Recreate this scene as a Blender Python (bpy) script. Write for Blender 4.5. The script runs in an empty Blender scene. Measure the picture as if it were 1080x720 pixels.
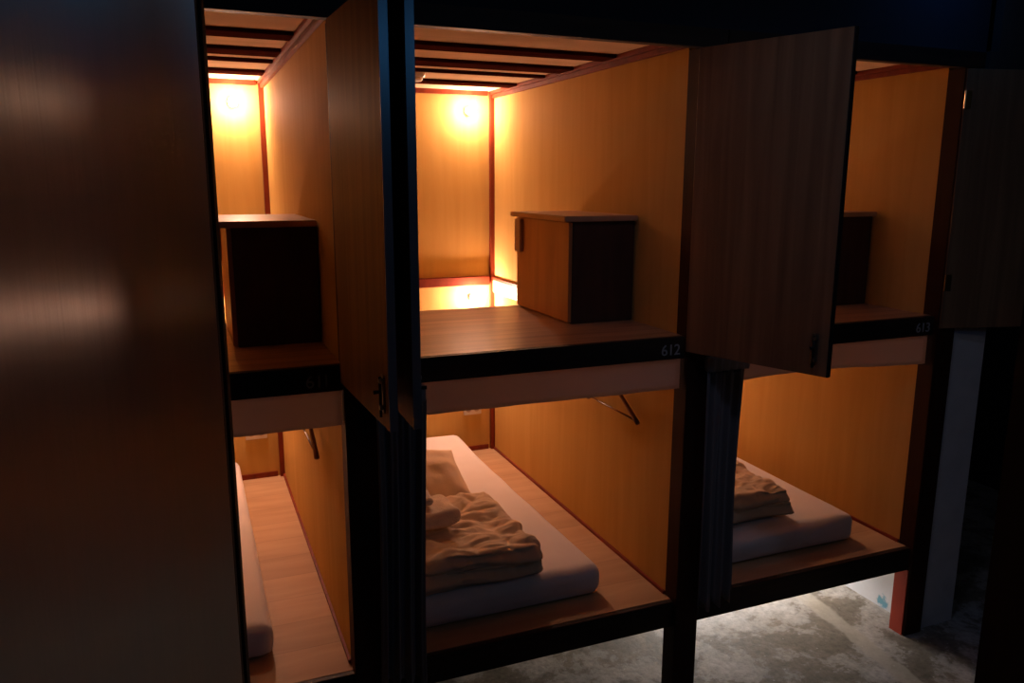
import bpy, bmesh, math, random
from mathutils import Vector, Matrix, noise
random.seed(7)
PI = math.pi
scene = bpy.context.scene
COL = scene.collection
R = math.radians

# ------------------------------------------------------------------ measures (metres)
PITCH = 1.275
XR = {'611': 0.564, '612': 1.839, '613': 3.114}     # right inner wall of each bay
W_IN = 1.165                                          # clear width of a bay
ZT, ZTT = 2.543, 2.600                                # top fascia
ZF, ZFB = 1.514, 1.430                                # upper floor / its fascia
ZP, ZPB = 0.436, 0.327                                # sleeping platform / its fascia
D = 2.0

# ------------------------------------------------------------------ materials
def new_mat(name):
    m = bpy.data.materials.new(name); m.use_nodes = True
    nt = m.node_tree; nt.nodes.clear()
    out = nt.nodes.new('ShaderNodeOutputMaterial')
    b = nt.nodes.new('ShaderNodeBsdfPrincipled')
    nt.links.new(b.outputs['BSDF'], out.inputs['Surface'])
    return m, nt, b

def ramp(nt, stops):
    r = nt.nodes.new('ShaderNodeValToRGB')
    el = r.color_ramp.elements
    while len(el) < len(stops): el.new(0.5)
    for e, (p, c) in zip(el, stops):
        e.position = p; e.color = (*c, 1)
    return r

def wood(name, c0, c1, scale=(14, 14, 1.2), rough=0.45, bump=0.0, bump_scale=None, spec=0.5, plank=None, aniso=0.0, coat=0.0):
    """grain runs along the axis with the smallest scale"""
    m, nt, b = new_mat(name)
    tc = nt.nodes.new('ShaderNodeTexCoord')
    mp = nt.nodes.new('ShaderNodeMapping'); mp.inputs['Scale'].default_value = scale
    nt.links.new(tc.outputs['Object'], mp.inputs['Vector'])
    n1 = nt.nodes.new('ShaderNodeTexNoise'); n1.inputs['Scale'].default_value = 1.0
    n1.inputs['Detail'].default_value = 6; n1.inputs['Distortion'].default_value = 0.6
    nt.links.new(mp.outputs['Vector'], n1.inputs['Vector'])
    r = ramp(nt, [(0.3, c0), (0.7, c1)])
    nt.links.new(n1.outputs['Fac'], r.inputs['Fac'])
    col = r.outputs['Color']
    if plank:                                # (axis, width, contrast): boards of slightly different tone
        ax, wd, amt = plank
        sep = nt.nodes.new('ShaderNodeSeparateXYZ'); nt.links.new(tc.outputs['Object'], sep.inputs[0])
        dv = nt.nodes.new('ShaderNodeMath'); dv.operation = 'DIVIDE'; dv.inputs[1].default_value = wd
        nt.links.new(sep.outputs[ax], dv.inputs[0])
        fl = nt.nodes.new('ShaderNodeMath'); fl.operation = 'FLOOR'; nt.links.new(dv.outputs[0], fl.inputs[0])
        wn = nt.nodes.new('ShaderNodeTexWhiteNoise'); wn.noise_dimensions = '1D'
        nt.links.new(fl.outputs[0], wn.inputs['W'])
        mr = nt.nodes.new('ShaderNodeMapRange'); mr.inputs['To Min'].default_value = 1 - amt; mr.inputs['To Max'].default_value = 1 + amt * .4
        nt.links.new(wn.outputs['Value'], mr.inputs['Value'])
        fr = nt.nodes.new('ShaderNodeMath'); fr.operation = 'FRACT'; nt.links.new(dv.outputs[0], fr.inputs[0])
        gt = nt.nodes.new('ShaderNodeMath'); gt.operation = 'GREATER_THAN'; gt.inputs[1].default_value = 0.012
        nt.links.new(fr.outputs[0], gt.inputs[0])
        g2 = nt.nodes.new('ShaderNodeMapRange'); g2.inputs['To Min'].default_value = 0.65; nt.links.new(gt.outputs[0], g2.inputs['Value'])
        mu = nt.nodes.new('ShaderNodeMath'); mu.operation = 'MULTIPLY'
        nt.links.new(mr.outputs[0], mu.inputs[0]); nt.links.new(g2.outputs[0], mu.inputs[1])
        vm = nt.nodes.new('ShaderNodeVectorMath'); vm.operation = 'SCALE'
        nt.links.new(col, vm.inputs[0]); nt.links.new(mu.outputs[0], vm.inputs['Scale'])
        col = vm.outputs['Vector']
    nt.links.new(col, b.inputs['Base Color'])
    b.inputs['Roughness'].default_value = rough
    b.inputs['Specular IOR Level'].default_value = spec
    b.inputs['Coat Weight'].default_value = coat
    b.inputs['Coat Roughness'].default_value = 0.12
    if aniso:
        b.inputs['Anisotropic'].default_value = aniso
        tg = nt.nodes.new('ShaderNodeTangent'); tg.direction_type = 'UV_MAP'; tg.uv_map = 'UVMap'
        nt.links.new(tg.outputs[0], b.inputs['Tangent'])
    if bump:
        mp2 = nt.nodes.new('ShaderNodeMapping'); mp2.inputs['Scale'].default_value = bump_scale or tuple(s * 4 for s in scale)
        nt.links.new(tc.outputs['Object'], mp2.inputs['Vector'])
        n2 = nt.nodes.new('ShaderNodeTexNoise'); n2.inputs['Scale'].default_value = 1; n2.inputs['Detail'].default_value = 3
        nt.links.new(mp2.outputs['Vector'], n2.inputs['Vector'])
        bp = nt.nodes.new('ShaderNodeBump'); bp.inputs['Strength'].default_value = bump; bp.inputs['Distance'].default_value = 0.01
        nt.links.new(n2.outputs['Fac'], bp.inputs['Height']); nt.links.new(bp.outputs['Normal'], b.inputs['Normal'])
    return m

def cloth(name, c, rough=0.85, wr=0.25, scale=60, sheen=0.2):
    m, nt, b = new_mat(name)
    tc = nt.nodes.new('ShaderNodeTexCoord')
    n = nt.nodes.new('ShaderNodeTexNoise'); n.inputs['Scale'].default_value = 5; n.inputs['Detail'].default_value = 3
    nt.links.new(tc.outputs['Object'], n.inputs['Vector'])
    r = ramp(nt, [(0.25, tuple(x * .9 for x in c)), (0.75, c)])
    nt.links.new(n.outputs['Fac'], r.inputs['Fac']); nt.links.new(r.outputs['Color'], b.inputs['Base Color'])
    b.inputs['Roughness'].default_value = rough; b.inputs['Sheen Weight'].default_value = sheen
    b.inputs['Specular IOR Level'].default_value = 0.2
    n2 = nt.nodes.new('ShaderNodeTexNoise'); n2.inputs['Scale'].default_value = scale; n2.inputs['Detail'].default_value = 3
    nt.links.new(tc.outputs['Object'], n2.inputs['Vector'])
    bp = nt.nodes.new('ShaderNodeBump'); bp.inputs['Strength'].default_value = wr; bp.inputs['Distance'].default_value = 0.004
    nt.links.new(n2.outputs['Fac'], bp.inputs['Height']); nt.links.new(bp.outputs['Normal'], b.inputs['Normal'])
    return m

def translucent(m, c, fac):
    nt = m.node_tree; b = next(n for n in nt.nodes if n.type == 'BSDF_PRINCIPLED'); out = next(n for n in nt.nodes if n.type == 'OUTPUT_MATERIAL')
    t = nt.nodes.new('ShaderNodeBsdfTranslucent'); t.inputs['Color'].default_value = (*c, 1)
    mx = nt.nodes.new('ShaderNodeMixShader'); mx.inputs[0].default_value = fac
    nt.links.new(b.outputs[0], mx.inputs[1]); nt.links.new(t.outputs[0], mx.inputs[2]); nt.links.new(mx.outputs[0], out.inputs['Surface'])
    return m

def plain(name, c, rough=0.5, metal=0.0, spec=0.5):
    m, nt, b = new_mat(name)
    tc = nt.nodes.new('ShaderNodeTexCoord')
    n = nt.nodes.new('ShaderNodeTexNoise'); n.inputs['Scale'].default_value = 9; n.inputs['Detail'].default_value = 4
    nt.links.new(tc.outputs['Object'], n.inputs['Vector'])
    r = ramp(nt, [(0.3, tuple(x * .88 for x in c)), (0.7, c)])
    nt.links.new(n.outputs['Fac'], r.inputs['Fac']); nt.links.new(r.outputs['Color'], b.inputs['Base Color'])
    b.inputs['Roughness'].default_value = rough; b.inputs['Metallic'].default_value = metal
    b.inputs['Specular IOR Level'].default_value = spec
    return m

def glow(name, c, s):
    m = bpy.data.materials.new(name); m.use_nodes = True
    nt = m.node_tree; nt.nodes.clear()
    out = nt.nodes.new('ShaderNodeOutputMaterial'); e = nt.nodes.new('ShaderNodeEmission')
    e.inputs['Color'].default_value = (*c, 1); e.inputs['Strength'].default_value = s
    nt.links.new(e.outputs[0], out.inputs['Surface'])
    return m

def stained_plaster(name):
    m = plain(name, (.66, .66, .68), .8, spec=.2); nt = m.node_tree
    b = next(n for n in nt.nodes if n.type == 'BSDF_PRINCIPLED'); src = b.inputs['Base Color'].links[0].from_socket
    tc = nt.nodes.new('ShaderNodeTexCoord'); n = nt.nodes.new('ShaderNodeTexNoise'); n.inputs['Scale'].default_value = 40
    nt.links.new(tc.outputs['Object'], n.inputs['Vector'])
    d = nt.nodes.new('ShaderNodeVectorMath'); d.operation = 'DISTANCE'; d.inputs[1].default_value = (3.222, .19, .03)
    nt.links.new(tc.outputs['Object'], d.inputs[0])
    a = nt.nodes.new('ShaderNodeMath'); a.operation = 'MULTIPLY_ADD'; a.inputs[1].default_value = .07
    nt.links.new(n.outputs['Fac'], a.inputs[0]); nt.links.new(d.outputs['Value'], a.inputs[2])
    r = nt.nodes.new('ShaderNodeMapRange'); r.inputs['From Min'].default_value = .055; r.inputs['From Max'].default_value = .075
    r.inputs['To Min'].default_value = .8; r.inputs['To Max'].default_value = 0
    nt.links.new(a.outputs[0], r.inputs['Value'])
    mx = nt.nodes.new('ShaderNodeMix'); mx.data_type = 'RGBA'; mx.inputs['B'].default_value = (.05, .30, .42, 1)
    nt.links.new(r.outputs[0], mx.inputs['Factor']); nt.links.new(src, mx.inputs['A']); nt.links.new(mx.outputs['Result'], b.inputs['Base Color'])
    return m

def concrete(name):
    m, nt, b = new_mat(name)
    tc = nt.nodes.new('ShaderNodeTexCoord')
    def nz(scale, detail=6, rough=.6, dist=0.0):
        n = nt.nodes.new('ShaderNodeTexNoise'); n.inputs['Scale'].default_value = scale; n.inputs['Detail'].default_value = detail
        n.inputs['Roughness'].default_value = rough; n.inputs['Distortion'].default_value = dist
        nt.links.new(tc.outputs['Object'], n.inputs['Vector']); return n
    a = nz(3.8, 12, .68, .2)
    r1 = ramp(nt, [(0.42, (.22, .195, .155)), (0.495, (.28, .255, .21)), (0.508, (.41, .385, .35)), (0.62, (.55, .535, .51))])
    nt.links.new(a.outputs['Fac'], r1.inputs['Fac'])
    f = nz(34, 5, .7)
    r2 = ramp(nt, [(0.32, (.62, .62, .62)), (0.5, (.95, .95, .95)), (0.68, (1.15, 1.15, 1.15))])
    nt.links.new(f.outputs['Fac'], r2.inputs['Fac'])
    mx = nt.nodes.new('ShaderNodeMix'); mx.data_type = 'RGBA'; mx.blend_type = 'MULTIPLY'; mx.inputs['Factor'].default_value = 1
    nt.links.new(r1.outputs['Color'], mx.inputs['A']); nt.links.new(r2.outputs['Color'], mx.inputs['B'])
    # a pale filled trench across the slab
    sep = nt.nodes.new('ShaderNodeSeparateXYZ'); nt.links.new(tc.outputs['Object'], sep.inputs[0])
    w = nz(5, 4)
    ma = nt.nodes.new('ShaderNodeMath'); ma.operation = 'MULTIPLY_ADD'; ma.inputs[1].default_value = 0.10
    nt.links.new(w.outputs['Fac'], ma.inputs[0]); nt.links.new(sep.outputs['X'], ma.inputs[2])
    my = nt.nodes.new('ShaderNodeMath'); my.operation = 'MULTIPLY_ADD'; my.inputs[1].default_value = -0.125
    nt.links.new(sep.outputs['Y'], my.inputs[0]); nt.links.new(ma.outputs[0], my.inputs[2])
    sb = nt.nodes.new('ShaderNodeMath'); sb.operation = 'SUBTRACT'; sb.inputs[1].default_value = 2.945
    nt.links.new(my.outputs[0], sb.inputs[0])
    ab = nt.nodes.new('ShaderNodeMath'); ab.operation = 'ABSOLUTE'; nt.links.new(sb.outputs[0], ab.inputs[0])
    st = nt.nodes.new('ShaderNodeMapRange'); st.inputs['From Min'].default_value = 0.035; st.inputs['From Max'].default_value = 0.05
    st.inputs['To Min'].default_value = 0.75; st.inputs['To Max'].default_value = 0.0
    nt.links.new(ab.outputs[0], st.inputs['Value'])
    m2 = nt.nodes.new('ShaderNodeMix'); m2.data_type = 'RGBA'; m2.inputs['B'].default_value = (.50, .47, .40, 1)
    nt.links.new(st.outputs[0], m2.inputs['Factor']); nt.links.new(mx.outputs['Result'], m2.inputs['A'])
    # pale crumbs of plaster
    v = nt.nodes.new('ShaderNodeTexVoronoi'); v.inputs['Scale'].default_value = 19; v.inputs['Randomness'].default_value = 1
    nt.links.new(tc.outputs['Object'], v.inputs['Vector'])
    vs = nt.nodes.new('ShaderNodeMapRange'); vs.inputs['From Min'].default_value = 0.06; vs.inputs['From Max'].default_value = 0.10
    vs.inputs['To Min'].default_value = 0.8; vs.inputs['To Max'].default_value = 0
    nt.links.new(v.outputs['Distance'], vs.inputs['Value'])
    m3 = nt.nodes.new('ShaderNodeMix'); m3.data_type = 'RGBA'; m3.inputs['B'].default_value = (.62, .60, .56, 1)
    nt.links.new(vs.outputs[0], m3.inputs['Factor']); nt.links.new(m2.outputs['Result'], m3.inputs['A'])
    nt.links.new(m3.outputs['Result'], b.inputs['Base Color'])
    b.inputs['Roughness'].default_value = .65; b.inputs['Specular IOR Level'].default_value = .2
    bp = nt.nodes.new('ShaderNodeBump'); bp.inputs['Strength'].default_value = .25; bp.inputs['Distance'].default_value = .01
    nt.links.new(f.outputs['Fac'], bp.inputs['Height']); nt.links.new(bp.outputs['Normal'], b.inputs['Normal'])
    return m

WARM = (1.0, 0.50, 0.17)
M = dict(
    amber=wood('amber_veneer', (.56, .36, .108), (.62, .412, .138), (16, 16, 1.2), rough=.75, spec=.03, bump=.04, bump_scale=(50, 50, 3)),
    ceil=wood('ceiling_ply', (.62, .47, .30), (.72, .56, .38), (2, 16, 16), rough=.8, spec=.0),
    red=wood('red_stained_wood', (.17, .026, .010), (.25, .042, .016), (20, 20, 3), rough=.5, spec=.25),
    batten=wood('dark_red_batten', (.035, .008, .005), (.06, .014, .008), (3, 20, 20), rough=.8, spec=.0),
    post=wood('red_post_shaded', (.030, .010, .006), (.045, .015, .009), (24, 24, 2), rough=.6, spec=.12),  # post red darkened, shade of the unlit faces put into the colour
    red_lit=plain('red_post_lit', (.42, .055, .028), .6, spec=.2),  # same post red, brightened for the light on the end leg
    dark=wood('dark_stained_wood', (.018, .011, .008), (.035, .02, .013), (24, 24, 2), rough=.45, spec=.3),
    darkx=wood('dark_stained_wood_across', (.018, .011, .008), (.035, .02, .013), (2, 24, 24), rough=.55, spec=.25),
    leaf=wood('door_veneer', (.15, .082, .042), (.235, .135, .07), (26, 26, 1.0), rough=.55, bump=.05, bump_scale=(70, 70, 1.5), spec=.25),
    near=wood('near_door_veneer', (.32, .185, .11), (.43, .26, .16), (30, 30, 1.0), rough=.455, bump=.10, bump_scale=(55, 55, .7), spec=1.0, aniso=1.0),
    edge=plain('leaf_edge_lit', (.17, .17, .18), .26, spec=1.0),  # tone lifted so these edges carry the blue light
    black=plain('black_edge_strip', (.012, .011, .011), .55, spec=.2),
    floor_up=wood('upper_floor_boards', (.32, .17, .085), (.60, .36, .20), (1.6, 20, 20), rough=.34, plank=(1, .152, .10)),
    floor_low=wood('pale_platform_boards', (.46, .29, .15), (.57, .38, .21), (2.0, 12, 12), rough=.55, spec=.2, plank=(1, .19, .10)),
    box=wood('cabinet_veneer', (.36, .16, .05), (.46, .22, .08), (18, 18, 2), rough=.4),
    box_shaded=wood('cabinet_shaded_side', (.05, .022, .014), (.075, .033, .02), (18, 18, 2), rough=.5, spec=.3),  # shade on the cabinet front put into the colour
    boxtop=wood('cabinet_top_board', (.42, .24, .12), (.52, .31, .17), (14, 3, 14), rough=.4),
    ledger=wood('pale_ledger', (.58, .38, .20), (.68, .46, .26), (12, 2, 12), rough=.5),
    sheet=cloth('white_sheet', (.80, .76, .72), .9, .15, 30),
    duvet=cloth('cream_duvet', (.74, .58, .38), .9, .35, 26),
    towel=cloth('white_towel', (.78, .66, .50), .95, .6, 180),
    curtain=cloth('charcoal_curtain', (.18, .155, .15), .8, .2, 90),
    valance=translucent(cloth('pale_valance', (.50, .44, .40), .8, .12, 60), (.55, .47, .42), .55),
    header=cloth('curtain_header', (.30, .28, .28), .8, .15, 60),
    metal=plain('dull_metal', (.45, .43, .40), .35, 1.0),
    brass=plain('brass', (.72, .52, .25), .3, 1.0),
    white=plain('white_plastic', (.74, .71, .66), .4),
    hang=wood('hanger_wood', (.16, .06, .025), (.24, .10, .04), (8, 3, 8), rough=.4),
    number=plain('number_lettering', (.34, .33, .32), .5),
    concrete=concrete('worn_concrete'),
    plaster=plain('white_plaster', (.66, .66, .68), .8, spec=.2),
    stained=stained_plaster('stained_white_plaster'),
    navy=plain('navy_plaster', (.022, .027, .04), .75, spec=.25),
    ceilroom=plain('dark_ceiling', (.03, .03, .035), .8, spec=.2),
    gloom=plain('dark_wall', (.05, .045, .042), .8, spec=.2),
    glow=glow('warm_lamp_glow', (1.0, 0.61, 0.44), 680.0),
    glow_low=glow('warm_low_lamp_glow', (1.0, 0.57, 0.43), 1200.0),
    handle=wood('handle_wood', (.34, .21, .15), (.42, .27, .20), (18, 18, 2), rough=.4),
)

nb = next(n for n in M['near'].node_tree.nodes if n.type == 'BSDF_PRINCIPLED')
nb.inputs['IOR'].default_value = 3.6                              # index raised to strengthen the reflected lamp streaks
nb.inputs['Specular Tint'].default_value = (1.0, .90, .80, 1)

# ------------------------------------------------------------------ mesh helpers
def add_box(bm, x0, x1, y0, y1, z0, z1, bevel=0.0, seg=2):
    x0, x1 = sorted((x0, x1)); y0, y1 = sorted((y0, y1)); z0, z1 = sorted((z0, z1))
    t = bmesh.new()
    bmesh.ops.create_cube(t, size=1)
    for v in t.verts:
        v.co = Vector((x0 + (v.co.x + .5) * (x1 - x0), y0 + (v.co.y + .5) * (y1 - y0), z0 + (v.co.z + .5) * (z1 - z0)))
    if bevel:
        bmesh.ops.bevel(t, geom=list(t.edges), offset=bevel, segments=seg, affect='EDGES', clamp_overlap=True)
    merge(bm, t)

def merge(bm, t):
    vm = {}
    for v in t.verts: vm[v] = bm.verts.new(v.co)
    for f in t.faces:
        try: bm.faces.new([vm[v] for v in f.verts])
        except ValueError: pass
    t.free()

def add_tube(bm, pts, r, n=10, caps=True):
    """round bar along a polyline; r is a number or one per point"""
    pts = [Vector(p) for p in pts]
    rr = r if isinstance(r, (list, tuple)) else [r] * len(pts)
    rings = []; prev = None
    for i, p in enumerate(pts):
        d = (pts[min(i + 1, len(pts) - 1)] - pts[max(i - 1, 0)]).normalized()
        if prev is None:
            a = d.orthogonal().normalized()
        else:
            a = (prev - d * prev.dot(d)).normalized()
        prev = a; b = d.cross(a)
        rings.append([bm.verts.new(p + (a * math.cos(2 * PI * k / n) + b * math.sin(2 * PI * k / n)) * rr[i]) for k in range(n)])
    for i in range(len(rings) - 1):
        for k in range(n):
            bm.faces.new((rings[i][k], rings[i][(k + 1) % n], rings[i + 1][(k + 1) % n], rings[i + 1][k]))
    if caps:
        bm.faces.new(list(reversed(rings[0]))); bm.faces.new(rings[-1])

def add_lathe(bm, prof, axis='Z', origin=(0, 0, 0), n=28):
    """prof: list of (radius, height)"""
    o = Vector(origin); rings = []
    for r, h in prof:
        ring = []
        for k in range(n):
            c, s = math.cos(2 * PI * k / n) * r, math.sin(2 * PI * k / n) * r
            p = Vector((c, s, h)) if axis == 'Z' else (Vector((c, -h, s)) if axis == '-Y' else Vector((h, c, s)))
            ring.append(bm.verts.new(o + p))
        rings.append(ring)
    for i in range(len(rings) - 1):
        for k in range(n):
            bm.faces.new((rings[i][k], rings[i][(k + 1) % n], rings[i + 1][(k + 1) % n], rings[i + 1][k]))
    bm.faces.new(list(reversed(rings[0]))); bm.faces.new(rings[-1])

def soft_box(bm, x0, x1, y0, y1, z0, z1, r, seg, disp=None):
    """closed soft block: subdivided box with rounded edges, vertices moved by disp(p, n)"""
    nx, ny, nz = seg
    lo = Vector((x0, y0, z0)); hi = Vector((x1, y1, z1))
    cache = {}
    def vert(i, j, k):
        key = (i, j, k)
        if key in cache: return cache[key]
        p = Vector((x0 + (x1 - x0) * i / nx, y0 + (y1 - y0) * j / ny, z0 + (z1 - z0) * k / nz))
        q = Vector([min(max(p[a], lo[a] + r), hi[a] - r) if hi[a] - lo[a] > 2 * r else (lo[a] + hi[a]) / 2 for a in range(3)])
        d = p - q
        if d.length > 1e-6:
            n = d.normalized(); p = q + n * r
        else: n = Vector((0, 0, 1))
        if disp: p = disp(p, n)
        cache[key] = bm.verts.new(p); return cache[key]
    def face(a, b, c, d): bm.faces.new((a, b, c, d))
    for i in range(nx):
        for j in range(ny):
            face(vert(i, j, nz), vert(i + 1, j, nz), vert(i + 1, j + 1, nz), vert(i, j + 1, nz))
            face(vert(i, j + 1, 0), vert(i + 1, j + 1, 0), vert(i + 1, j, 0), vert(i, j, 0))
    for i in range(nx):
        for k in range(nz):
            face(vert(i, 0, k), vert(i + 1, 0, k), vert(i + 1, 0, k + 1), vert(i, 0, k + 1))
            face(vert(i + 1, ny, k), vert(i, ny, k), vert(i, ny, k + 1), vert(i + 1, ny, k + 1))
    for j in range(ny):
        for k in range(nz):
            face(vert(0, j + 1, k), vert(0, j, k), vert(0, j, k + 1), vert(0, j + 1, k + 1))
            face(vert(nx, j, k), vert(nx, j + 1, k), vert(nx, j + 1, k + 1), vert(nx, j, k + 1))

def obj(name, bm, mat, parent=None, smooth=False, loc=None):
    bmesh.ops.recalc_face_normals(bm, faces=bm.faces)
    uv = bm.loops.layers.uv.new('UVMap')
    for f in bm.faces:
        a = max(range(3), key=lambda i: abs(f.normal[i]))
        for l in f.loops:
            c = l.vert.co
            l[uv].uv = (c.y, c.z) if a == 0 else ((c.x, c.z) if a == 1 else (c.x, c.y))
    me = bpy.data.meshes.new(name); bm.to_mesh(me); bm.free()
    if smooth:
        for p in me.polygons: p.use_smooth = True
    me.materials.append(mat)
    o = bpy.data.objects.new(name, me); COL.objects.link(o)
    if parent: o.parent = parent
    if loc: o.location = loc
    return o

def tag(o, label, cat, group=None):
    o['label'] = label; o['category'] = cat
    if group: o['group'] = group
    return o

def thing(name, label, cat, loc=(0, 0, 0), rotz=0, group=None):
    o = bpy.data.objects.new(name, None); COL.objects.link(o)
    o.location = loc; o.rotation_euler = (0, 0, rotz)
    return tag(o, label, cat, group)

def box_obj(name, mat, parent, *boxes, bevel=0.0):
    bm = bmesh.new()
    for b in boxes: add_box(bm, *b, bevel=bevel)
    return obj(name, bm, mat, parent)

def struct(name, mat, *boxes):
    o = box_obj(name, mat, None, *boxes); o['kind'] = 'structure'
    return o

# ------------------------------------------------------------------ the room
X0, X1, Y0, Y1, ZC = -2.6, 5.2, -4.6, 2.25, 3.02
struct('floor', M['concrete'], (X0, X1, Y0, Y1, -.1, 0))
struct('ceiling', M['ceilroom'], (X0, X1, Y0, Y1, ZC, ZC + .1))
struct('wall_back', M['plaster'], (X0, X1, Y1, Y1 + .1, 0, ZC))
struct('wall_front', M['gloom'], (X0, X1, Y0 - .1, Y0, 0, ZC))
struct('wall_left', M['gloom'], (X0 - .1, X0, Y0, Y1, 0, ZC))
struct('wall_right', M['gloom'], (X1, X1 + .1, Y0, Y1, 0, ZC))
struct('wall_partition', M['stained'], (3.222, 3.445, -.02, Y1, 0, 2.603))       # white wall the bunks end against
struct('wall_upper', M['navy'], (X0, 3.27, .0, .08, 2.603, ZC))                   # plaster above the bunks
struct('trim_1', M['gloom'], (3.27, X1, -.06, -.0203, 2.50, ZC), (3.2205, 3.2703, -.06, -.0203, 2.50, 2.6025))                    # dark beam over the passage

# ------------------------------------------------------------------ bunk units
def number_plate(text, parent, xr):
    x = xr - sum(.0225 if c == '1' else .0325 for c in text)
    for c in text:
        w = .0225 if c == '1' else .0325
        cu = bpy.data.curves.new('digit', 'FONT'); cu.body = c; cu.size = .058; cu.extrude = .0012; cu.align_x = 'CENTER'
        t = bpy.data.objects.new('digit_source', cu); COL.objects.link(t)
        bpy.context.view_layer.update()
        me = bpy.data.meshes.new_from_object(t.evaluated_get(bpy.context.evaluated_depsgraph_get()))
        bpy.data.objects.remove(t, do_unlink=True)
        o = bpy.data.objects.new('digit', me); COL.objects.link(o)
        me.materials.clear(); me.materials.append(M['number'])
        me.transform(Matrix.Translation((x + w / 2, -.0215, 1.447)) @ Matrix.Rotation(PI / 2, 4, 'X'))
        o.parent = parent; o['label'] = 'grey figure %s' % c
        x += w

LW = .545                                                          # leaf width
def door_leaf(unit, hinge, ang, side, width=LW, hinges=True):
    """side -1: hung on the right post (closed leaf runs to -x); +1: hung on the left post"""
    s = side
    bm = bmesh.new()
    add_box(bm, 0, s * width, -.022, 0, 1.462, 2.532, bevel=.0015, seg=1)
    d = obj('door', bm, M['leaf'], unit)
    d.location = hinge; d.rotation_euler = (0, 0, -s * R(ang))
    box_obj('edge_strip', M['black' if ang > 100 else 'edge'], d, (s * (width + .0003), s * (width + .004), -.022, 0, 1.462, 2.532))  # wide-open leaves painted black here, as no blue light shows on them
    # sliding bolt on the inner face, low down at the free edge
    bm = bmesh.new(); x = s * (width - .045)
    add_box(bm, x - .012, x + .012, .0003, .003, 1.50, 1.60, bevel=.001)
    add_box(bm, x - .009, x + .009, .003, .012, 1.508, 1.522, bevel=.002)
    add_box(bm, x - .009, x + .009, .003, .012, 1.578, 1.592, bevel=.002)
    l = obj('latch', bm, M['metal'], d)
    bm = bmesh.new(); add_tube(bm, [(x, .0085, 1.49), (x, .0085, 1.595)], .004)
    add_tube(bm, [(x, .0085, 1.556), (x, .026, 1.556)], [.004, .0055])
    obj('bolt', bm, M['black'], l, smooth=True)
    if hinges:
        for z in (1.66, 2.41):
            bm = bmesh.new()
            add_box(bm, s * .004, s * .030, .0003, .002, z - .035, z + .035)
            add_tube(bm, [(0, .004, z - .035), (0, .004, z + .035)], .0042)
            obj('hinge', bm, M['brass'], d)
    return d

def battens(): return [(.505, .625), (.895, 1.045), (1.205, 1.24), (1.56, 1.68)]

def bunk(num, label, left_post=False, left_leaf=None, right_leaf=95, lit_leg=False, hx=.004, lw=.545):
    xr = XR[num]
    u = thing('bunk_unit', label, 'bunk', (xr, 0, 0), 0, 'two level wooden bunk units with swing doors')
    L = -W_IN
    box_obj('post', M['post'], u, (0, .105, -.042, .04, 0, ZT - .0075), bevel=.002)
    if left_post:
        box_obj('post', M['post'], u, (L - .11, L, -.042, .04, 0, ZT - .0075), bevel=.002)
        box_obj('partition', M['amber'], u, (L - .108, L - .002, .04, D + .02, ZP - .03, 2.60))
    if lit_leg:                                                    # inner side of the end leg, light put into a brighter red
        box_obj('lit_post_side', M['red_lit'], u, (-.006, -.0003, -.03, .04, 0, ZPB - .002))
    box_obj('partition', M['amber'], u, (.002, .108, .0403, D + .02, ZP - .03, 2.60))
    box_obj('back_panel', M['amber'], u, (L, .002, D, D + .02, ZP - .03, 2.60))
    box_obj('top_rail', M['red'], u, (L, -.036, D - .025, D - .0003, 2.559, 2.595), bevel=.002)
    box_obj('middle_rail', M['red'], u, (L, -.036, D - .04, D - .0003, 1.472, 1.524), bevel=.003)
    box_obj('skirting', M['red'], u, (L, -.036, D - .012, D - .0003, ZP + .0003, ZP + .028))
    box_obj('skirting', M['red'], u, (-.008, .0015, .041, D - .026, ZP + .0003, ZP + .014))
    box_obj('corner_post', M['red'], u, (-.024, .0015, D - .028, D - .0003, ZP + .0003, 2.597), bevel=.002)
    box_obj('ceiling_trim', M['red'], u, (-.028, .0015, .0, D - .029, 2.566, 2.5845), (-.016, .0015, .0, D - .029, 2.545, 2.566), bevel=.002)
    box_obj('side_ledger', M['ledger'], u, (-.012, .0015, .915, D - .03, 1.425, 1.500), bevel=.002)
    box_obj('ledger_cap', M['red'], u, (-.014, .0015, .915, D - .03, 1.5005, 1.514))
    box_obj('ceiling_panel', M['ceil'], u, (L, .0015, -.02, D, 2.585, 2.602))
    for y0, y1 in battens():
        box_obj('ceiling_batten', M['batten'], u, (L, -.029, y0, y1, 2.571, 2.5847), bevel=.0015)
    box_obj('top_fascia', M['darkx'], u, (L - (.11 if left_post else .0), .106, -.044, -.0005, ZT - .007, ZTT), bevel=.002)
    # upper floor stops short of the back wall
    box_obj('upper_floor', M['floor_up'], u, (L, -.0003, .0, .912, 1.486, ZF))
    uf = box_obj('upper_fascia', M['darkx'], u, (L + .0003, -.0003, -.02, -.0003, ZFB, ZF - .001), bevel=.0015)
    number_plate(num, uf, -.018 if num != '611' else -.040)
    box_obj('sleeping_platform', M['floor_low'], u, (L, -.0003, .0, D, ZP - .026, ZP))
    box_obj('platform_fascia', M['darkx'], u, (L + .0003, -.0003, -.024, -.0003, ZPB, ZP - .001), bevel=.002)
    box_obj('platform_joist', M['dark'], u, (L, 0, .9, .95, ZPB, ZP - .027))
    # doors
    if right_leaf: door_leaf(u, (hx, -.047, 0), right_leaf, -1, lw, num == '613')
    if left_leaf: door_leaf(u, (L - .005, -.047, 0), left_leaf, 1, LW, False)
    return u

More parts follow.
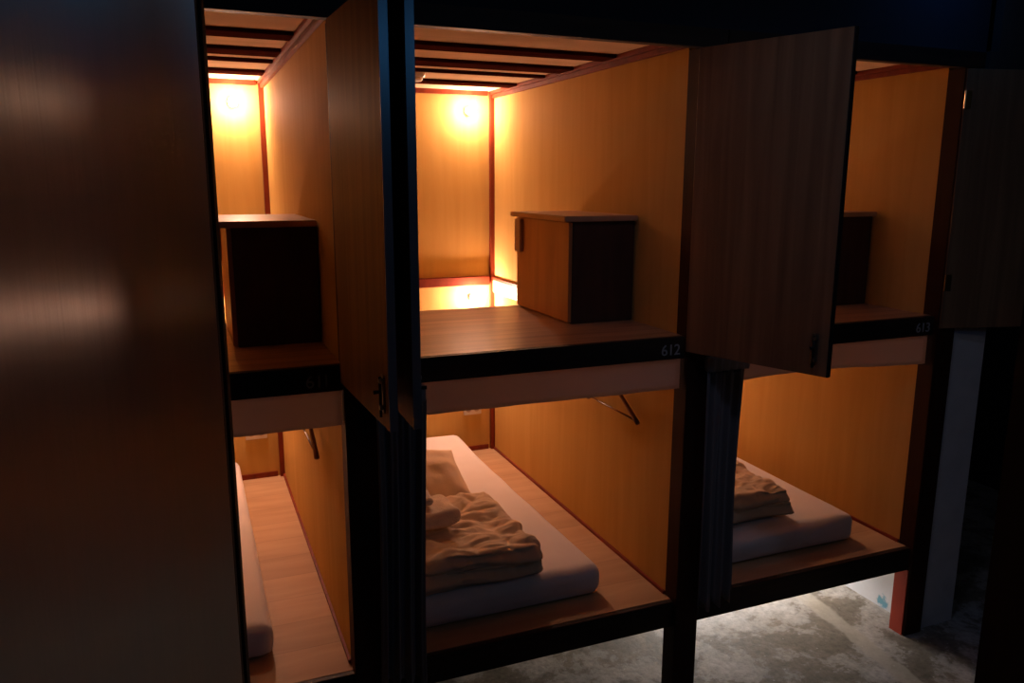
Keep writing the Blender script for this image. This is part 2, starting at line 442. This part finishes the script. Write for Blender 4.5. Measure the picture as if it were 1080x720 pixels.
U = {}
U['611'] = bunk('611', 'bunk unit numbered 611 with an open door leaf seen nearly edge on', left_post=True, right_leaf=92.5, hx=-.012)
U['612'] = bunk('612', 'bunk unit numbered 612 in the middle with a wide open door and lit upper deck', left_leaf=91, right_leaf=110.5, hx=-.015, lw=.541)
U['613'] = bunk('613', 'bunk unit numbered 613 at the row end beside the white wall', right_leaf=166, lit_leg=True)

# white valances hanging behind the upper fascias
def valance(num, label, sag):
    xr = XR[num]; n = 40
    bm = bmesh.new(); rows = 6
    grid = {}
    for f, y in ((0, .004), (1, .008)):
        for i in range(n + 1):
            t = i / n; x = -W_IN + .004 + t * (W_IN - .006)
            for j in range(rows + 1):
                s = j / rows
                zb = 1.310 + sag(t)
                z = 1.4275 + (zb - 1.4275) * s
                yy = y + .0025 * math.sin(t * 31) * s + .002 * math.sin(t * 11 + 1)
                grid[f, i, j] = bm.verts.new((x, yy, z))
    for i in range(n):
        for j in range(rows):
            bm.faces.new((grid[0, i, j], grid[0, i + 1, j], grid[0, i + 1, j + 1], grid[0, i, j + 1]))
            bm.faces.new((grid[1, i, j + 1], grid[1, i + 1, j + 1], grid[1, i + 1, j], grid[1, i, j]))
    for i in range(n):
        bm.faces.new((grid[0, i, rows], grid[0, i + 1, rows], grid[1, i + 1, rows], grid[1, i, rows]))
        bm.faces.new((grid[0, i + 1, 0], grid[0, i, 0], grid[1, i, 0], grid[1, i + 1, 0]))
    for j in range(rows):
        bm.faces.new((grid[0, 0, j], grid[0, 0, j + 1], grid[1, 0, j + 1], grid[1, 0, j]))
        bm.faces.new((grid[0, n, j + 1], grid[0, n, j], grid[1, n, j], grid[1, n, j + 1]))
    o = obj('valance', bm, M['valance'], None, smooth=True, loc=(xr, 0, 0))
    return tag(o, label, 'valance', 'cloth valances under the upper decks')
valance('611', 'pale cloth valance under the deck edge numbered 611', lambda t: -.001 + .002 * math.sin(t * 7))
valance('612', 'pale cloth valance under the deck edge numbered 612', lambda t: .002 * math.sin(t * 6))
valance('613', 'pale cloth valance drooping under the deck edge numbered 613', lambda t: .012 * math.sin(max(0, (t - .12)) * 5.2))

# curtains gathered at the left of bays 612 and 613
def curtain(label, x0, x1, seed, hem):
    rnd = random.Random(seed)
    t_ = thing('curtain', label, 'curtain', ((x0 + x1) / 2, -.080, 0), 0, 'gathered dark bunk curtains')
    n, rows = 90, 26; w = x1 - x0
    ph = [rnd.uniform(0, 6.28) for _ in range(4)]
    bm = bmesh.new(); g = {}
    top = ZFB - .042
    for f in (0, 1):
        for i in range(n + 1):
            t = i / n
            for j in range(rows + 1):
                s = j / rows
                spread = 1 - .12 * math.sin(s * 2.2) + .05 * s
                x = (t - .5) * w * spread + .006 * math.sin(3 * s + ph[0])
                amp = .011 + .008 * s
                y = amp * math.sin(t * 2 * PI * 3.6 + ph[1] + .5 * math.sin(s * 3 + ph[2])) + .006 * math.sin(t * 2 * PI * 8.3 + ph[3] + s)
                zb = hem(t) + .012 * math.sin(t * 2 * PI * 3.6 + ph[1])
                z = top + (zb - top) * s
                g[f, i, j] = bm.verts.new((x, y + (.0025 if f else 0), z))
    for i in range(n):
        for j in range(rows):
            bm.faces.new((g[0, i, j], g[0, i + 1, j], g[0, i + 1, j + 1], g[0, i, j + 1]))
            bm.faces.new((g[1, i, j + 1], g[1, i + 1, j + 1], g[1, i + 1, j], g[1, i, j]))
        bm.faces.new((g[0, i, rows], g[0, i + 1, rows], g[1, i + 1, rows], g[1, i, rows]))
        bm.faces.new((g[0, i + 1, 0], g[0, i, 0], g[1, i, 0], g[1, i + 1, 0]))
    for j in range(rows):
        bm.faces.new((g[0, 0, j], g[0, 0, j + 1], g[1, 0, j + 1], g[1, 0, j]))
        bm.faces.new((g[0, n, j + 1], g[0, n, j], g[1, n, j], g[1, n, j + 1]))
    obj('cloth', bm, M['curtain'], t_, smooth=True)
    bm = bmesh.new()
    soft_box(bm, -w * .5, w * .5, -.014, .016, top - .004, ZFB + .012, .006, (24, 3, 5), lambda p, n_: p + Vector((0, .004 * math.sin(p.x * 190), 0)))
    h = obj('heading_tape', bm, M['header'], t_, smooth=True)
    h['label'] = 'greyer heading tape along the top'
    return t_
curtain('dark curtain bunched in front of the post between bunks 611 and 612', .645, .815, 3, lambda t: .40 - .01 * t)
curtain('dark curtain bunched beside the post between bunks 612 and 613', 1.900, 2.085, 5, lambda t: .40 + .045 * t)

# ------------------------------------------------------------------ lamps
def wall_lamp(x, z, label, mat='glow'):
    t = thing('wall_lamp', label, 'lamp', (x, D, z), 0, 'small round lamps on the bunk back walls')
    bm = bmesh.new(); add_lathe(bm, [(.024, .0), (.024, .010), (.020, .014)], '-Y', (0, -.0003, 0))
    obj('base', bm, M['white'], t, smooth=False)
    bm = bmesh.new()
    add_lathe(bm, [(.010, .0143), (.010, .034), (.020, .041)] , '-Y'); obj('holder', bm, M['white'], t)
    bm = bmesh.new()
    add_lathe(bm, [(.0225 * math.sin(PI * k / 12), .0625 - .0225 * math.cos(PI * k / 12)) for k in range(1, 12)], '-Y', n=24)
    obj('bulb', bm, M[mat], t, smooth=True)
    return t
for num in ('611', '612', '613'):
    xr = XR[num]
    wall_lamp(xr - .155, 2.47, 'glowing round lamp high on the back wall of upper bunk %s' % num)
    wall_lamp(xr - .140, 1.404, 'glowing round lamp low on the back wall behind the deck of bunk %s' % num, 'glow_low')

# ceiling smoke alarm in 612
t = thing('smoke_alarm', 'small round white smoke alarm on the ceiling of upper bunk 612', 'smoke alarm', (1.205, 1.385, 2.5848))
t.rotation_euler = (PI, 0, 0)
t.location = (1.205, 1.385, 2.5848)
bm = bmesh.new(); add_lathe(bm, [(.052, 0), (.052, .012), (.047, .020)], 'Z'); obj('base', bm, M['white'], t)
bm = bmesh.new(); add_lathe(bm, [(.040, .0203), (.040, .030), (.034, .038), (.012, .041)], 'Z'); obj('cover', bm, M['white'], t, smooth=True)

# ------------------------------------------------------------------ storage cabinets on the upper decks
def cabinet(num, label):
    xr = XR[num]
    t = thing('storage_cabinet', label, 'cabinet', (xr - .15, .625, ZF), 0, 'box cabinets on the upper decks')
    x0, x1, y0, y1, h = -.150, .146, -.262, .275, .410
    box_obj('body', M['box_shaded'], t, (x0 + .016, x1, y0, y1, .0005, h), bevel=.002)
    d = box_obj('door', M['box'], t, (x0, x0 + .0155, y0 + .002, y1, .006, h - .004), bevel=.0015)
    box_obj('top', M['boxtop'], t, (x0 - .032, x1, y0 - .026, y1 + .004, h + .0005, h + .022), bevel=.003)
    hb = bmesh.new()
    add_box(hb, x0 - .018, x0 - .0005, y1 - .075, y1 - .012, h - .155, h - .010, bevel=.003)
    obj('handle', hb, M['handle'], d)
    return t
cabinet('611', 'shaded box cabinet with a lit wood top on the deck of bunk 611')
cabinet('612', 'box cabinet with an orange wood side on the deck of bunk 612')
cabinet('613', 'shaded box cabinet half hidden by the open door on the deck of bunk 613')

# ------------------------------------------------------------------ outlets, hangers
def outlet(x, z, label):
    t = thing('wall_outlet', label, 'outlet', (x, D - .0003, z), 0, 'outlets on the lower back walls')
    box_obj('plate', M['white'], t, (-.058, .058, -.008, 0, -.035, .035), bevel=.003)
    for dx in (-.026, .026):
        bm = bmesh.new(); add_lathe(bm, [(.017, .0083), (.017, .0095), (.013, .0098)], '-Y', (dx, 0, 0), 20)
        s = obj('socket', bm, M['valance'], t)
        bm = bmesh.new()
        for px in (-.006, .006): add_lathe(bm, [(.0025, .0099), (.0025, .0105)], '-Y', (dx + px, 0, 0), 8)
        obj('pin_hole', bm, M['black'], s)
    return t
outlet(XR['611'] - .139, .700, 'white wall outlet under the valance edge inside lower bunk 611')
outlet(XR['612'] - .139, .703, 'white wall outlet under the valance edge inside lower bunk 612')

def hanger(num, yc, zb, label, peg_label):
    """wooden coat hanger on a wall peg, flat against the right wall of a lower bunk"""
    xr = XR[num]
    t = thing('coat_hanger', label, 'hanger', (xr - .030, yc, zb), 0, 'coat hangers on the lower bunk walls')
    hw = .22
    for s in (-1, 1):
        pts = []; rr = []
        for i in range(9):
            k = i / 8; pts.append((0, s * (.004 + (hw - .004) * k), .118 - .118 * k ** 1.12)); rr.append(.0065 + .0035 * k)
        bm = bmesh.new(); add_tube(bm, pts, rr, 12); obj('arm', bm, M['hang'], t, smooth=True)
    bm = bmesh.new(); add_tube(bm, [(0, -hw + .014, .008), (0, hw - .014, .008)], .0042); obj('bar', bm, M['hang'], t, smooth=True)
    pts = [(0, 0, .112), (0, 0, .148)] + [(0, .022 * math.sin(R(a)), .178 - .022 * math.cos(R(a)) + .008) for a in range(0, 250, 20)]
    bm = bmesh.new(); add_tube(bm, pts, .0018, 8); obj('hook', bm, M['metal'], t, smooth=True)
    # peg fixed to the partition
    p = thing('wall_peg', peg_label, 'peg', (xr, yc, zb + .203), 0, 'pegs for the coat hangers')
    bm = bmesh.new(); add_lathe(bm, [(.012, 0), (.012, .004), (.0045, .006), (.0045, .040), (.007, .046), (.004, .050)], 'X', (0, 0, 0), 16)
    o = obj('peg', bm, M['black'], p); o.rotation_euler = (0, 0, PI)
hanger('611', .645, 1.062, 'wooden coat hanger on the amber wall of lower bunk 611', 'dark wall peg behind the valance nearest the big brown door')
hanger('612', .465, 1.102, 'wooden coat hanger on the amber wall of lower bunk 612', 'dark wall peg behind the valance of the middle bunk')

# ------------------------------------------------------------------ bedding
def wr(p, f, a, seed):
    return noise.noise(Vector((p.x * f + seed, p.y * f, p.z * f))) * a

def mattress(num, x0, x1, label, seed, y0=.125, slope=.0):
    xr = XR[num]
    t = thing('mattress', label, 'mattress', ((x0 + x1) / 2, 1.05, ZP), 0, 'white sheeted mattresses')
    def dsp(p, n):
        q = p.copy()
        if p.z > .02:
            q.z += .006 * math.sin(p.y * 2.2 + seed) + wr(p, 3, .004, seed) + .03 * max(0, (p.y - .3)) ** 1.5
            if n.y < -.3: q.y += wr(p, 9, .016, seed)
            if abs(n.x) > .3: q.x += wr(p, 5, .005, seed)
        return q
    bm = bmesh.new(); w = (x1 - x0) / 2
    soft_box(bm, -w, w, y0 - 1.05, .92, .0008, .125, .046, (44, 84, 8), dsp)
    obj('sheet', bm, M['sheet'], t, smooth=True)
    return t
mattress('611', -.56, .325, 'white sheeted mattress with a crumpled front corner in lower bunk 611', 1.3, .17)
mattress('612', .70, 1.600, 'white sheeted mattress with a wide bare right side in lower bunk 612', 4.1)
mattress('613', 1.99, 2.945, 'white sheeted mattress with a rounded front corner in lower bunk 613', 8.2)
ZM = ZP + .125

def duvet(cx, cy, hx, hy, label, seed, grp='folded duvets'):
    """thick duvet folded in three into a soft block"""
    def layer(bm, x0, x1, y0, y1, z0, z1, r, sd):
        def dsp(p, n):
            q = p.copy()
            w = wr(p, 6, .024, sd) + wr(p, 15, .012, sd + 3)
            v = noise.noise(Vector((p.x * 5 + sd, p.y * 9, sd))); u = noise.noise(Vector((p.x * 13, p.y * 26 + sd, 2.0 + p.z * 9)))
            crease = .010 * (1 - min(1, abs(v) * 5)) + .005 * (1 - min(1, abs(u) * 4))
            q += n * ((w - crease) if n.z > -.3 else w * .2)
            if n.y < -.3: q.y += .008 * math.sin(p.x * 19 + sd) + .010 * math.sin(p.z * 110 + p.x * 5)
            return q
        soft_box(bm, x0, x1, y0, y1, z0, z1, r, (90, 80, 12), dsp)
    t = thing('duvet', label, 'duvet', (cx, cy, ZM + (.008 if cx > 2 else 0)), 0, grp)
    bm = bmesh.new(); layer(bm, -hx, hx, -hy, hy, .010, .088, .030, seed); obj('lower_fold', bm, M['duvet'], t, smooth=True)
    bm = bmesh.new(); layer(bm, -hx + .01, hx - .014, -hy + .008, hy - .01, .060, .138, .032, seed + 5); obj('upper_fold', bm, M['duvet'], t, smooth=True)
    return t
duvet(1.03, .445, .315, .315, 'folded cream duvet with towels on it in lower bunk 612', 2.0)
duvet(2.34, .50, .30, .29, 'folded cream duvet at the front of lower bunk 613', 12.0)

def pillow(loc, rot, sx, sy, h, label, seed, mat='duvet'):
    t = thing('pillow', label, 'pillow', loc, 0, 'pillows')
    bm = bmesh.new(); n = 30; g = {}
    for f in (1, -1):
        for i in range(n + 1):
            for j in range(n + 1):
                u, v = i / n * 2 - 1, j / n * 2 - 1
                prof = max(0, (1 - abs(u) ** 2.6)) ** .55 * max(0, (1 - abs(v) ** 2.6)) ** .55
                pinch = 1 - .09 * (1 - u * u) * abs(v) ** 3 * 0 - .06 * abs(u) ** 4 * (1 - v * v) * 0
                x, y = u * sx * (1 - .07 * (1 - v * v)), v * sy * (1 - .07 * (1 - u * u))
                z = f * h * prof * (1 + .25 * noise.noise(Vector((x * 7 + seed, y * 7, f)))) + (.012 * noise.noise(Vector((x * 16, y * 16 + seed, f))) * prof)
                edge = i in (0, n) or j in (0, n)
                if edge and f == -1: g[f, i, j] = g[1, i, j]
                else: g[f, i, j] = bm.verts.new((x * pinch, y * pinch, z))
    for f in (1, -1):
        for i in range(n):
            for j in range(n):
                q = [g[f, i, j], g[f, i + 1, j], g[f, i + 1, j + 1], g[f, i, j + 1]]
                try: bm.faces.new(q if f == 1 else q[::-1])
                except ValueError: pass
    o = obj('pillow_case', bm, M[mat], t, smooth=True); o.rotation_euler = rot
    return t
pillow((1.075, .985, ZM + .135), (R(28), R(7), R(8)), .245, .185, .078, 'cream pillow leaning behind the folded duvet in lower bunk 612', 1.0)
pillow((2.42, 1.01, ZM + .135), (R(16), R(6), R(-4)), .245, .185, .08, 'cream pillow behind the folded duvet in lower bunk 613', 6.0)

def towel(loc, sx, sy, h, rz, label, seed, roll=False):
    t = thing('towel', label, 'towel', loc, rz, 'folded towels')
    bm = bmesh.new()
    soft_box(bm, -sx, sx, -sy, sy, .001, h, h * .47, (34, 28, 8),
             lambda p, n: p + n * (wr(p, 11, .008, seed) + wr(p, 28, .004, seed)) - n * (.006 if n.y < -.5 and abs(p.z - h * .5) < h * .09 else 0))
    obj('folded_cloth', bm, M['towel'], t, smooth=True)
    return t
towel((.955, .475, ZM + .152), .13, .11, .075, R(4), 'folded white bath towel on the duvet in lower bunk 612', 3.3)
towel((.915, .50, ZM + .231), .080, .065, .042, R(-6), 'small white hand towel on top of the bath towel in lower bunk 612', 7.3)

# ------------------------------------------------------------------ the bunk the picture is taken from: door and post in the foreground
opp = thing('bunk_unit', 'nearest bunk with its big brown door filling the left and dark post at right', 'bunk', (.0535, -2.22, 0), 0)
NL = .70
bm = bmesh.new(); add_box(bm, -.022, 0, 0, NL, 1.44, 2.535, bevel=.0015, seg=1)
nd = obj('door', bm, M['near'], opp)
nd.rotation_euler = (0, 0, -R(9.3))
box_obj('edge_band', M['leaf'], nd, (-.0215, .0006, NL - .030, NL - .0165, 1.441, 2.534))
box_obj('edge_strip', M['black'], nd, (-.030, .004, NL - .016, NL + .012, 1.43, 2.545), bevel=.001)
for z in (1.70, 2.28):
    bm = bmesh.new(); add_tube(bm, [(.004, .0, z - .035), (.004, .0, z + .035)], .0045); obj('hinge', bm, M['brass'], nd)
# local frame: origin at the left hinge post
box_obj('post', M['dark'], opp, (-.125, -.026, -.08, .0, 0, 2.6), bevel=.002)
box_obj('post', M['dark'], opp, (.455, .57, -.08, .0, 0, 2.6), bevel=.002)
box_obj('top_fascia', M['darkx'], opp, (-.125, .57, -.1, -.02, 2.6005, 2.66), bevel=.002)
box_obj('upper_fascia', M['darkx'], opp, (-.0255, .4545, -.06, -.03, 1.38, 1.43), bevel=.002)
box_obj('upper_floor', M['floor_up'], opp, (-.0255, .4545, -2.0, -.081, 1.40, 1.43))
box_obj('platform_fascia', M['darkx'], opp, (-.0255, .4545, -.06, -.03, .327, .436), bevel=.002)

# ------------------------------------------------------------------ lights
def area(name, loc, rot, sx, sy, power, color):
    l = bpy.data.lights.new(name, 'AREA'); l.shape = 'RECTANGLE'; l.size = sx; l.size_y = sy
    l.energy = power; l.color = color
    o = bpy.data.objects.new(name, l); COL.objects.link(o); o.location = loc; o.rotation_euler = rot
    return o
# pale tube under the bunks that lights the slab
area('underbunk_tube_light', (2.8, 1.15, .30), (0, 0, 0), .6, .05, 40, (1.0, .97, .96))
# blue night light high on the far side of the aisle, another above the passage, plus an added weak neutral fill
def aim(o, target):
    o.rotation_euler = (Vector(target) - o.location).to_track_quat('-Z', 'Y').to_euler()
b = area('blue_night_light', (1.55, -3.4, 2.86), (0, 0, 0), .7, .2, 1.5, (.09, .42, 1.0)); aim(b, (1.0, 0, 2.6))
b = area('blue_passage_light', (3.0, -.24, 3.0), (0, 0, 0), .15, .1, .30, (.05, .32, 1.0))
b = area('corridor_fill', (2.5, -2.3, 2.98), (0, 0, 0), .8, .5, 1.3, (1.0, .88, .86)); aim(b, (2.7, 0, 1.2))  # unseen fill added to lift the white wall end and the aisle

l = bpy.data.lights.new('aisle_downlight', 'SPOT'); l.energy = 6.5; l.color = (.52, .62, 1.0); l.spot_size = R(66); l.spot_blend = .8; l.shadow_soft_size = .08
o = bpy.data.objects.new('aisle_downlight', l); COL.objects.link(o); o.location = (1.15, -1.2, 2.97); aim(o, (1.9, -.45, 2.05))

w = bpy.data.worlds.new('world'); scene.world = w; w.use_nodes = True
w.node_tree.nodes['Background'].inputs[0].default_value = (.01, .012, .016, 1)
w.node_tree.nodes['Background'].inputs[1].default_value = 0.3

# ------------------------------------------------------------------ camera
yaw, pitch, roll = 0.3874, -0.1983, 0.0029
f = Vector((math.sin(yaw) * math.cos(pitch), math.cos(yaw) * math.cos(pitch), math.sin(pitch)))
rt = Vector((math.cos(yaw), -math.sin(yaw), 0)); up = rt.cross(f)
r2 = rt * math.cos(roll) + up * math.sin(roll); u2 = -rt * math.sin(roll) + up * math.cos(roll)
cam = bpy.data.cameras.new('camera'); cam.sensor_width = 36; cam.sensor_fit = 'HORIZONTAL'
cam.lens = 840.8 / 1080 * 36; cam.clip_start = .02
co = bpy.data.objects.new('camera', cam); COL.objects.link(co)
co.matrix_world = Matrix(((r2.x, u2.x, -f.x, .1361), (r2.y, u2.y, -f.y, -2.4808), (r2.z, u2.z, -f.z, 2.0793), (0, 0, 0, 1)))
scene.camera = co

vs = scene.view_settings
scene.display_settings.display_device = 'sRGB'
vs.view_transform = 'Standard'; vs.look = 'None'; vs.gamma = 1.0; vs.exposure = 0.0; vs.use_curve_mapping = False
scene.cycles.max_bounces = 10; scene.cycles.diffuse_bounces = 6
